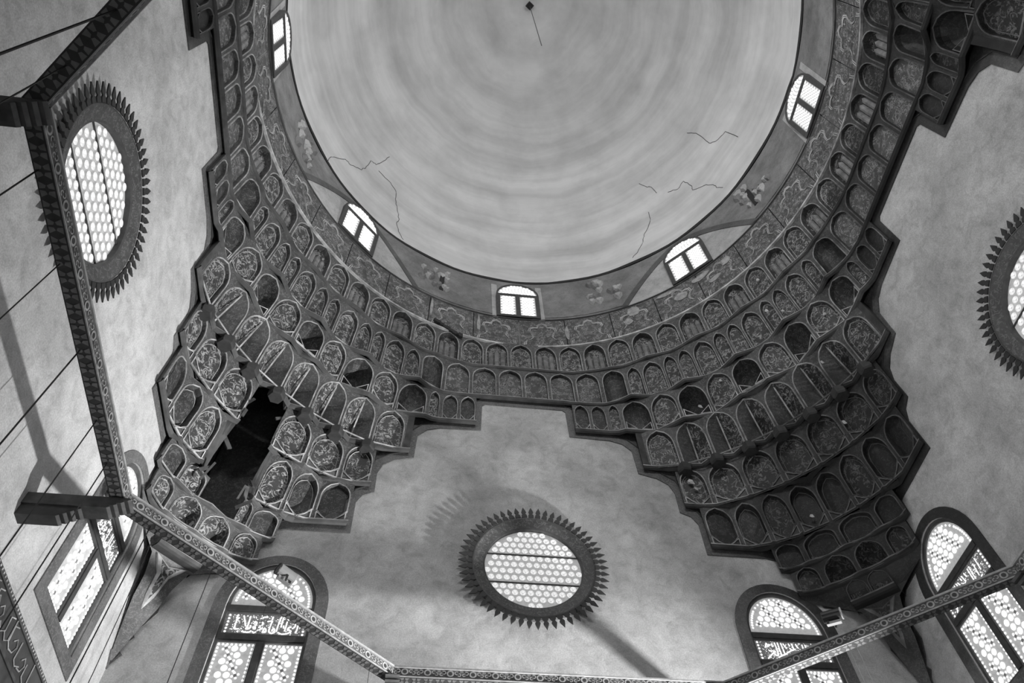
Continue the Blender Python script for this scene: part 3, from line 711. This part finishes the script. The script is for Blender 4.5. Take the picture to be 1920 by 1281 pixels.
def arched_window(side, c, label, script):
    t = window(label); d = -.10
    M0 = frame_of(side, c, 0, d)
    flip = 1 if side != 'R' else -1
    # painted surround on the wall
    mb = MB(); plate(mb, side, arch_loop(c, 1.46, 9.33, WZ['lun'], 1.62), [arch_loop(c, 1.13, 9.66, WZ['lun'], 1.36)], 0, .03); mb.build('painted_surround', 'band_paint', t)
    lun = arch_loop(c, 1.043, WZ['lun'], WZ['lun']+.01, 1.23)
    panes = [[(c-1.05, WZ['ib']), (c+1.05, WZ['ib']), (c+1.05, WZ['it']), (c-1.05, WZ['it'])]]
    for a, b in ((-1.044, -.114), (.114, 1.044)): panes.append([(c+a, WZ['pb']), (c+b, WZ['pb']), (c+b, WZ['pt']), (c+a, WZ['pt'])])
    mb = MB(); plate(mb, side, arch_loop(c, 1.15, 9.64, WZ['lun'], 1.38), [lun]+panes, d-.06, d+.05); mb.build('window_frame', 'frame_wood', t)
    def disc(me, nm, par, x, y): return link_mesh(nm, me, par, mat=Matrix.Translation(M0.translation*0) @ frame_of(side, c+x*flip if False else c, 0, d+.012) @ Matrix.Translation((x, y, 0)))
    def ins(L, x, y, m):   # point in convex-ish loop with margin
        n = len(L); s_ = 0; best = 9
        for i in range(n):
            (x0, y0), (x1, y1) = L[i], L[(i+1) % n]; ex, ey = x1-x0, y1-y0; l = math.hypot(ex, ey)
            if l < 1e-6: continue
            dd = (ex*(y-y0)-ey*(x-x0))/l; best = min(best, dd)
        return best > m
    for idx, lp in enumerate([lun]+panes):
        loc = [(a-c, z) for a, z in lp]; mb = MB(); pts, tr = tess(lp, []); mb.add([wallpt(side, a, z, d) for a, z in pts], tr)
        pane = mb.build('pane', 'tracery' if idx != 1 else 'tracery_dim', t)
        # bead border
        cxm = 0 if idx < 2 else (-.58 if idx == 2 else .58); zc = sum(z for _, z in loc)/len(loc) if idx else WZ['lun']+.5
        n = len(loc); per = []
        inner = [(cxm+(a-cxm)*(.90 if idx != 1 else .93), zc+(z-zc)*(.93 if idx > 1 else .87)) for a, z in loc]
        if idx != 1:
            for i in range(n):
                a, b = Vector(inner[i]), Vector(inner[(i+1) % n]); l = (b-a).length; k = max(1, round(l/.105)) if l > .03 else 0
                if idx == 0 and i == 0: continue
                per += [a+(b-a)*j/k for j in range(k)]
            last = None
            for q in per:
                if last is None or (q-last).length > .08: disc(DOT, 'glass_bead', pane, q.x, q.y); last = q
        else:
            for sx in (-.96, .96):
                for j in range(6): disc(DOT, 'glass_bead', pane, sx, WZ['ib']+.06+.096*j)
        if idx == 1:
            zc = (WZ['ib']+WZ['it'])/2; F0 = frame_of(side, c, 0, d+.02)
            sb = MB()
            for st in script:
                raw = [Vector((x*.86, zc+y*.27, 0)) for x, y in st]; pts2 = []
                for q in range(len(raw)-1):
                    p0, p1, p2, p3 = raw[max(q-1, 0)], raw[q], raw[q+1], raw[min(q+2, len(raw)-1)]
                    for f in (0, .25, .5, .75): pts2.append(.5*((2*p1)+(p2-p0)*f+(2*p0-5*p1+4*p2-p3)*f*f+(3*p1-p0-3*p2+p3)*f**3))
                pts2.append(raw[-1])
                for a, b in zip(pts2, pts2[1:]):
                    e = (b-a).normalized()*.006; nn = Vector((-e.y, e.x, 0)).normalized()*.016
                    sb.add([F0 @ (a-e-nn), F0 @ (b+e-nn), F0 @ (b+e+nn), F0 @ (a-e+nn)], [(0, 1, 2, 3)])
            rs_ = random.Random(int(c*10)+ord(side))
            for q in range(230):
                x, y, s_ = rs_.uniform(-.88, .88), zc+rs_.uniform(-.27, .27), rs_.uniform(.006, .015)
                sb.add([F0 @ Vector((x+s_*cos(k*pi/3), y+s_*sin(k*pi/3), -.004)) for k in range(6)], [tuple(range(6))])
            sb.build('script', 'glass_bright', pane)
        else:
            # lattice of large roundels round dark stars
            dx = .205; ox = cxm; row = 0; z = (WZ['lun']+.12) if idx == 0 else WZ['pb']+.2
            while z < (WZ['lun']+1.25 if idx == 0 else WZ['pt']-.12):
                for j in range(-6, 7):
                    x = ox+j*dx+(dx/2 if row % 2 else 0); m = .16 if idx else .15
                    if not ins(loc, x, z, m): continue
                    if (j-(row//2)*1+row) % 3 == 0: disc(STAR, 'dark_star', pane, x, z); [disc(DOT, 'glass_bead', pane, x+.075*cos(k*pi/2+.4), z+.075*sin(k*pi/2+.4)) for k in range(4)]
                    else: disc(BIG, 'glass_roundel', pane, x, z)
                z += .178; row += 1
    mb = MB(); hz = (WZ['pt']+WZ['ib'])/2
    for z_, hw_ in (((WZ['lun']+WZ['it'])/2, 1.05), (hz, 1.05)): mb.box(wallpt(side, c, z_, d+.06), Vector(wallpt(side, hw_, 0))-Vector(wallpt(side, 0, 0)), Vector((0, 0, .07)), (Vector(wallpt(side, 0, 0, .02))-Vector(wallpt(side, 0, 0))))
    mb.box(wallpt(side, c, (WZ['pb']+WZ['pt'])/2, d+.06), Vector(wallpt(side, .075, 0))-Vector(wallpt(side, 0, 0)), Vector((0, 0, .9)), (Vector(wallpt(side, 0, 0, .025))-Vector(wallpt(side, 0, 0))))
    mb.build('mullion', 'mullion_wood', t)
arched_window('B', -WY, 'arched window behind the long pale beam with spotlight, left of oculus', SCRIPT_A)
arched_window('B', WY, 'arched window at the bottom, right of the oculus, crossed by dark beam', SCRIPT_B)
arched_window('L', WY, 'arched window on the bright left wall seen at a steep angle', SCRIPT_A)
arched_window('R', WY, 'arched window on the right wall near the lower right corner', SCRIPT_B)

def oculus(side, c, label):
    t = window(label, 'round window'); z = OCZ
    mb = MB(); lp = circ(c, z, OCR+.03, 48); pts, tr = tess(lp, []); mb.add([wallpt(side, a, b, -.02) for a, b in pts], tr); pl = mb.build('tracery_plate', 'tracery', t)
    mb = MB()
    def tor(rads):
        L = [[wallpt(side, c+r*cos(2*pi*i/64), z+r*sin(2*pi*i/64), d) for i in range(64)] for r, d in rads]
        for k, (a, b) in enumerate(zip(L, L[1:])): mb.strip(a, b, True, 1 if k == 2 else 0)
    tor([(OCR, -.03), (OCR, .10), (OCR+.05, .12), (1.74, .20), (1.78, .20), (1.80, .18), (1.80, 0)])
    mb.build('window_frame', ['frame_wood', 'ring_paint'], t, True)
    for b_ in (.462, -.541):
        hw = math.sqrt(OCR**2-b_**2); mb = MB()
        mb.box(wallpt(side, c, z+b_, .01), Vector(wallpt(side, hw, 0))-Vector(wallpt(side, 0, 0)), Vector((0, 0, .02)), (Vector(wallpt(side, 0, 0, .014))-Vector(wallpt(side, 0, 0)))); mb.build('glazing_bar', 'mullion_wood', t)
    row = 0
    for zone in ([.60+.215*i for i in range(4)], [.325-.235*i for i in range(4)], [-.68-.21*i for i in range(4)]):
        for y in zone:
            for j in range(-8, 9):
                x = j*.222+(.111 if row % 2 else 0)
                if math.hypot(x, y) < OCR-.07: link_mesh('glass_roundel', BOTTLE, pl, mat=frame_of(side, c, z, -.018) @ Matrix.Translation((x, y, 0)))
            row += 1
    # crest of spear-shaped merlons standing off the wall
    n = 56; mb = MB()
    prof = [(-.085, 0), (.085, 0), (.075, .10), (.035, .14), (.075, .20), (.06, .26), (0, .40), (-.06, .26), (-.075, .20), (-.035, .14), (-.075, .10)]
    for f, dd in ((1, .23), (-1, .20)): mb.add([(x, 1.79+y, dd) for x, y in prof], [tuple(range(11))])
    mb.strip([(x, 1.79+y, .20) for x, y in prof], [(x, 1.79+y, .23) for x, y in prof])
    me = bpy.data.meshes.new('merlon'); me.from_pydata(mb.v, [], mb.f); me.materials.append(MATS['crest_dark'])
    me.polygons.foreach_set('material_index', [0]*len(mb.f)); F0 = frame_of(side, c, z, 0)
    for i in range(n): link_mesh('merlon', me, t, mat=F0 @ Matrix.Rotation(2*pi*i/n, 4, 'Z'))
oculus('B', ocu['B'], 'round window with spiky crest in the middle of the back wall')
oculus('L', ocu['L'], 'round window with spiky crest on the pale left wall')
oculus('R', ocu['R'], 'round window with spiky crest cut by the right edge of the photo')

HEX = disc_mesh('glass_roundel', .066, 8, ['glass_bright'], .97, .008, .052)
def drum_window(az, label, soft):
    t = window(label); n = Vector((cos(R(az)), sin(R(az)), 0)); x = Vector((n.y, -n.x, 0)); o = Vector((DX, DY, 0))+n*10.25
    def P(a, z, d=0): return o+x*a+Vector((0, 0, z))-n*d
    zl, zb_ = 30.26, 28.30
    def pl(mb, outer, holes, d0, d1):
        pts, tr = tess(outer, holes); mb.add([P(a, b, d1) for a, b in pts], tr)
        for lp in [outer]+holes: mb.strip([P(a, b, d0) for a, b in lp], [P(a, b, d1) for a, b in lp])
    lun = arch_loop(0, .925, zl, zl+.01, .88, 8)
    ps = [[(a, zb_+.06), (b, zb_+.06), (b, zl-.13), (a, zl-.13)] for a, b in ((-.82, -.1), (.1, .82))]
    mb = MB(); pl(mb, arch_loop(0, 1.0, zb_-.1, zl, .96, 8), [lun]+ps, -.35, .05); mb.build('window_frame', 'mullion_wood', t)
    F0 = Matrix(((x.x, 0, -n.x, o.x), (x.y, 0, -n.y, o.y), (0, 1, 0, 0), (0, 0, 0, 1)))
    for k, lp in enumerate([lun]+ps):
        mb = MB(); pts, tr = tess(lp, []); mb.add([P(a, b, -.01) for a, b in pts], tr); pane = mb.build('pane', 'tracery', t)
        x0, x1 = min(a for a, _ in lp), max(a for a, _ in lp); row = 0; z = min(b for _, b in lp)+.08; zt = max(b for _, b in lp)
        while z < zt-.06:
            hw_ = (x1-x0)/2 if k else .925*math.sqrt(max(0, 1-((z-zl)/.88)**2))
            j = -hw_+.09+(.075 if row % 2 else 0)
            while j < hw_-.06:
                link_mesh('glass_roundel', HEX if not soft else HEXS, pane, mat=F0 @ Matrix.Translation(((x0+x1)/2+j, z, .0)))
                j += .15
            z += .122; row += 1
HEXS = disc_mesh('glass_roundel', .066, 8, ['glass_soft'], .97, .008, .052)
for az, lb, soft in ((90, 'drum window above the middle of the back wall', 0), (135, 'drum window over the left corner vault, in pale arched recess', 0), (45, 'drum window over the right corner vault, in pale arched recess', 0),
                     (180, 'drum window at the upper left, seen edge-on', 1), (0, 'drum window at the upper right, seen edge-on', 1)):
    drum_window(az, lb, soft)
for az, lb in ((225, 'drum window over the front left corner, behind the viewer'), (270, 'drum window over the front wall, behind the viewer'), (315, 'drum window over the front right corner, behind the viewer')):
    drum_window(az, lb, 0)
# low grilled windows below the frame; left and front ones added behind fill lamps
def low_window(side, c, z0, z1, hw, label):
    t = window(label); mb = MB(); plate(mb, side, [(c-hw-.15, z0-.15), (c+hw+.15, z0-.15), (c+hw+.15, z1+.15), (c-hw-.15, z1+.15)], [[(c-hw, z0), (c+hw, z0), (c+hw, z1), (c-hw, z1)]], 0, .08); mb.build('window_frame', 'frame_wood', t)
    mb = MB(); plate(mb, side, [(c-hw, z0), (c+hw, z0), (c+hw, z1), (c-hw, z1)], [], 0, .02); mb.build('pane', 'glass_soft', t)
    for k in range(1, 6):
        x = c-hw+2*hw*k/6; mb = MB(); mb.tube([wallpt(side, x, z0, .06), wallpt(side, x, z1, .06)], .02, 6); mb.build('grille_bar', 'timber_dark', t)
low_window('R', 7.3, 2.8, 4.8, .6, 'low grilled window on the right wall, below the view')
low_window('L', -6.5, .9, 4.1, 1.1, 'added low grilled window on the left wall, behind the viewer')
low_window('F', 1, -.2, 3.4, 2.1, 'added low grilled window on the front wall, behind the viewer')

# ------------------------------------------------------------------ carved inscription band low on the left wall
for s, lb in (('L', 'carved inscription band low on the left wall'),):
    mb = MB(); u0, u1 = URANGE[s]
    plate(mb, s, [(u0, 7.75), (u1, 7.75), (u1, 8.72), (u0, 8.72)], [], 0, .03); tb = tag(mb.build('trim_1', 'niche_plain'), lb, 'inscription', kind='structure')
    mb = MB()
    plate(mb, s, [(u0, 8.70), (u1, 8.70), (u1, 8.80), (u0, 8.80)], [], 0, .06); plate(mb, s, [(u0, 8.1), (u1, 8.1), (u1, 8.16), (u0, 8.16)], [], 0, .06); mb.build('fillet', 'timber', tb)
    rs_ = random.Random(3); u = 2.0
    while u < 9.5:
        mb = MB(); h = rs_.uniform(.2, .45); z = 8.24
        pts2 = [Vector(wallpt(s, u+a, z+b, .05)) for a, b in rs_.choice([[(0, h), (.02, .05), (.15, 0), (.3, .08)], [(0, .2), (.1, .3), (.2, .2), (.12, .05), (-.05, .02)], [(0, .45), (.04, .1), (.2, .02)], [(0, .1), (.15, 0), (.3, .1), (.25, .35), (.4, .42)]])]
        mb.tube(pts2, .013, 5); mb.build('letter', 'rim_light', tb); u += rs_.uniform(.16, .3)
    for k in range(90):
        u = 1.5+k*.1; mb = MB(); mb.box(wallpt(s, u, 8.75, .065), Vector((0, .02, 0)), Vector((0, 0, .02)), Vector((.01, 0, 0))); mb.build('dot', 'rim_light', tb)

# ------------------------------------------------------------------ octagonal lamp frame
V = [(-3.63, 8.85), (-8.70, 3.86), (-8.65, -3.37), (-3.6, -8.4), (3.9, -8.3), (9.1, -3.3), (9.25, 4.29), (4.2, 8.88)]
ctr = Vector((.2, .2, 0))
oct_t = thing('lamp_frame', 'octagonal timber lamp frame painted with diamonds and scrolls below the dome', 'lamp frame')
BZ, BH, BW = 10.0, .26, .25
for i in range(8):
    a = Vector((*V[i], BZ)); b = Vector((*V[(i+1) % 8], BZ)); t = (b-a).normalized(); n = t.cross(Vector((0, 0, 1)))
    if n.dot((a+b)/2-ctr) < 0: n = -n
    prev = (Vector((*V[i-1], BZ))-a).normalized(); nx2 = (Vector((*V[(i+2) % 8], BZ))-b).normalized()
    k = math.tan(R(22.5)); U = Vector((0, 0, 1)); L = (b-a).length
    a2, b2 = a-t*BW*k+n*BW, b+t*BW*k+n*BW
    mb = MB()
    mb.add([a, b, b+U*BH, a+U*BH], [(0, 1, 2, 3)], 0); mb.add([a2, b2, b2+U*BH, a2+U*BH], [(0, 1, 2, 3)], 1); mb.add([a+U*BH, b+U*BH, b2+U*BH, a2+U*BH], [(0, 1, 2, 3)], 1)
    mb.add([a, b, b2, a2], [(0, 1, 2, 3)], 1)
    for e0, e1 in ((a, a2), (b, b2)): mb.add([e0, e1, e1+U*BH, e0+U*BH], [(0, 1, 2, 3)], 1)
    mb.box((a+b)/2+U*(BH-.015)-n*.01, t*L/2, n*.025, U*.022, 2); mb.box((a+b)/2+U*.015-n*.005, t*L/2, n*.015, U*.012, 2)
    beam = mb.build('beam', ['scroll_ground', 'timber_dark', 'scroll_light'], oct_t)
    # soffit: two rows of pale leaves around dark diamonds
    m = int(L/.27); sb = MB()
    for j in range(m):
        p = a+t*(L*(j+.5)/m)-U*.006; h = L/m
        for f0, f1 in ((.14, .40), (.60, .86)):
            for sg in (-1, 1):
                if (f0 < .5): q = [(sg*.46*h, f0*.6), (sg*.08*h, f0*.75), (sg*.26*h, .48), (sg*.42*h, .40)]
                else: q = [(sg*.46*h, 1-.14*.6), (sg*.08*h, 1-.14*.75), (sg*.26*h, .52), (sg*.42*h, .60)]
                sb.add([p+t*x+n*(BW*y) for x, y in q], [(0, 1, 2, 3)], 0)
    sb.build('diamond_inlay', 'diamond_light', beam)
    # inner face: medallions with scrolls between
    m = int(L/.52); sb = MB()
    for j in range(m):
        p = a+t*(L*(j+.5)/m)+U*BH*.5-n*.012
        ringo = [p+t*.085*cos(q*pi/6)+U*.085*sin(q*pi/6) for q in range(12)]; ringi = [p+t*.05*cos(q*pi/6)+U*.05*sin(q*pi/6) for q in range(12)]
        sb.strip(ringo, ringi, True, 0); sb.add(ringi, [tuple(range(12))], 1)
        for sg in (-1, 1):
            for (x, y, rr_, a0_, a1_) in ((.145, .02, .05, 40, 290), (.205, -.025, .045, 220, 470), (.245, .05, .022, 0, 360)):
                c = p+t*(sg*x)+U*y; ar = [R(a0_+(a1_-a0_)*q/7) for q in range(8)]
                sb.strip([c+t*(sg*rr_*cos(q))+U*rr_*sin(q) for q in ar], [c+t*(sg*rr_*.55*cos(q))+U*rr_*.55*sin(q) for q in ar], False, 0)
    sb.build('painted_scroll', ['scroll_light', 'diamond_dark'], beam)
# brackets carrying the frame
def bracket(i, dirv, reach, label):
    t = thing('wooden_bracket', label, 'bracket', 'brackets under the lamp frame')
    p = Vector((*V[i], 0)); d = Vector(dirv); s = Vector((-d.y, d.x, 0)); U = Vector((0, 0, 1))
    def scallop(name, start, z1, h, wd, mat):
        prof = []; n = 4
        for k in range(n):      # scalloped nose
            prof += [(start+.075*k, z1-h+h*k/n), (start+.02+.075*k, z1-h+h*(k+.35)/n), (start+.075*k-.015, z1-h+h*(k+.8)/n)] if False else [(start+.10*(n-1-k)+.02, z1-h*(n-k)/n), (start+.10*(n-1-k)-.03, z1-h*(n-k-.5)/n), (start+.10*(n-1-k)+.01, z1-h*(n-k-1)/n)]
        loop = prof+[(reach, z1), (reach, z1-h)]
        mb = MB(); A = [p+d*x+U*z-s*wd for x, z in loop]; B2 = [p+d*x+U*z+s*wd for x, z in loop]
        mb.strip(A, B2, True, 0); pts, tr = tess(loop, []); mb.add(A, tr, 0); mb.add(B2, tr, 0)
        for k in range(n*3-1):
            pass
        o = mb.build(name, mat, t)
        nb = MB()
        for (x0, z0), (x1, z1_) in list(zip(prof, prof[1:]))[::1]:
            e = -.006
            if z1_ > z0+.001: nb.add([p+d*(x0+e)+U*z0-s*wd, p+d*(x1+e)+U*z1_-s*wd, p+d*(x1+e)+U*z1_+s*wd, p+d*(x0+e)+U*z0+s*wd], [(0, 1, 2, 3)])
        nb.build('carved_nose', 'scroll_ground', o); return o
    scallop('bracket_arm', -.12, BZ-.008, .26, .16, 'timber'); scallop('corbel', .65, BZ-.27, .24, .13, 'timber_dark')
bracket(1, (-1, 0, 0), 1.66, 'scalloped wooden bracket in front of the left arched window')
bracket(2, (-1, 0, 0), 1.71, 'scalloped wooden bracket at the left edge beside the round window')
bracket(0, (0, 1, 0), 1.19, 'wooden bracket at the bottom where pale and dark beams meet')
bracket(7, (0, 1, 0), 1.16, 'wooden bracket on the back wall below the frame, right')
bracket(6, (1, 0, 0), 1.24, 'wooden bracket on the right wall just out of view')

# ------------------------------------------------------------------ hanging cables
CAB = [((-8.85, -2.54), 'cable hanging beside the lower end of the left round window', .013), ((-8.85, -1.09), 'cable hanging from the left beam, below the round window', .010), ((-8.85, .45), 'long cable in the middle of the bright left wall', .013),
       ((-8.85, 1.89), 'cable crossing the shadow on the left wall above the bracket', .011), ((-8.85, 2.87), 'cable crossing the bracket and the left arched window', .011), ((-8.32, 4.42), 'cable hanging beside the corner border at lower left', .011),
       ((-8.22, 4.52), 'slack thin cable beside the corner border at lower left', .007), ((-7.28, 5.5), 'thin cable hanging left of the arched window behind the pale beam', .008), ((-6.29, 6.5), 'fine cable hanging in front of the arched window mullion', .005),
       ((-4.15, 8.55), 'short cable below the right end of the pale beam', .006), ((-7.45, -4.75), 'cable crossing the upper left corner', .016), ((-8.2, -4.0), 'sagging cable at the left bracket near the upper beam', .012),
       ((6.5, 6.95), 'fine pale cable below the dark beam at lower right', .004), ((6.62, 6.84), 'second fine pale cable below the dark beam at lower right', .004)]
for (x, y), lb, r in CAB:
    mb = MB(); pts = [(x, y, BZ+.01)]
    sl = .10 if 'slack' in lb or 'sagging' in lb else 0
    for k in range(1, 9):
        z = BZ-k*(BZ-2.2)/8; pts.append((x+sl*sin(k*pi/8), y+sl*.6*sin(k*pi/8), z))
    if 'pale cable' in lb: pts = pts[:2]
    mb.tube(pts, r, 6); tag(mb.build('hanging_cable', 'cable_black' if 'pale cable' not in lb else 'scroll_light'), lb, 'cable', 'cables hanging from the lamp frame')
mb = MB(); mb.tube([(DX, DY, ZA-.02), (DX, DY, 35)], .018, 5); hk = MB()
ch = tag(mb.build('hanging_chain', 'cable_black'), 'thin chain hanging from the centre of the dome', 'chain')
hk.box((DX, DY, ZA-.3), Vector((.14, .1, 0)), Vector((-.1, .14, 0)), Vector((0, 0, .12))); hk.build('hook_plate', 'cable_black', ch)

# ------------------------------------------------------------------ spotlights on the beams
def spotlight(p, axis, label, dark):
    t = thing('spotlight', label, 'spotlight', 'spotlights clamped on the lamp frame'); p = Vector(p); a = Vector(axis).normalized(); x = a.cross(Vector((0, 0, 1))).normalized(); y = x.cross(a)
    def lp(s, r, n=20): return [p+a*s+(x*cos(2*pi*k/n)+y*sin(2*pi*k/n))*r for k in range(n)]
    mb = MB(); Ls = [lp(-.2, .12), lp(-.21, .105), lp(-.19, .02)]; B0 = [lp(-.2, .13), lp(.2, .13), lp(.215, .115)]
    for q0, q1 in zip(B0, B0[1:]): mb.strip(q0, q1)
    mb.add(B0[-1], [tuple(range(20))]); mb.build('can', 'lamp_grey' if not dark else 'lamp_dark', t, False)
    mb = MB(); mb.strip(lp(-.20, .13), lp(-.225, .135)); mb.strip(lp(-.225, .135), lp(-.225, .11)); mb.add(lp(-.215, .11), [tuple(range(20))]); mb.build('lens_ring', 'lamp_dark' if not dark else 'scroll_light', t)
    mb = MB(); mb.box(p-y*.18, a*.16, x*.05, y*.03); mb.box(p-y*.16+a*.12, a*.03, x*.055, y*.035, 1)
    mb.box(p-y*.16+x*.1, a*.02, x*.01, y*.08, 1); mb.build('yoke', ['lamp_grey', 'lamp_dark'], t)
spotlight((-6.0, 6.2, 10.52), (.72, .62, -.1), 'grey cylindrical spotlight on the pale beam before the arched window', 0)
spotlight((6.12, 6.48, 10.45), (-.75, .6, .1), 'dark cylindrical spotlight on the dark beam at lower right', 1)
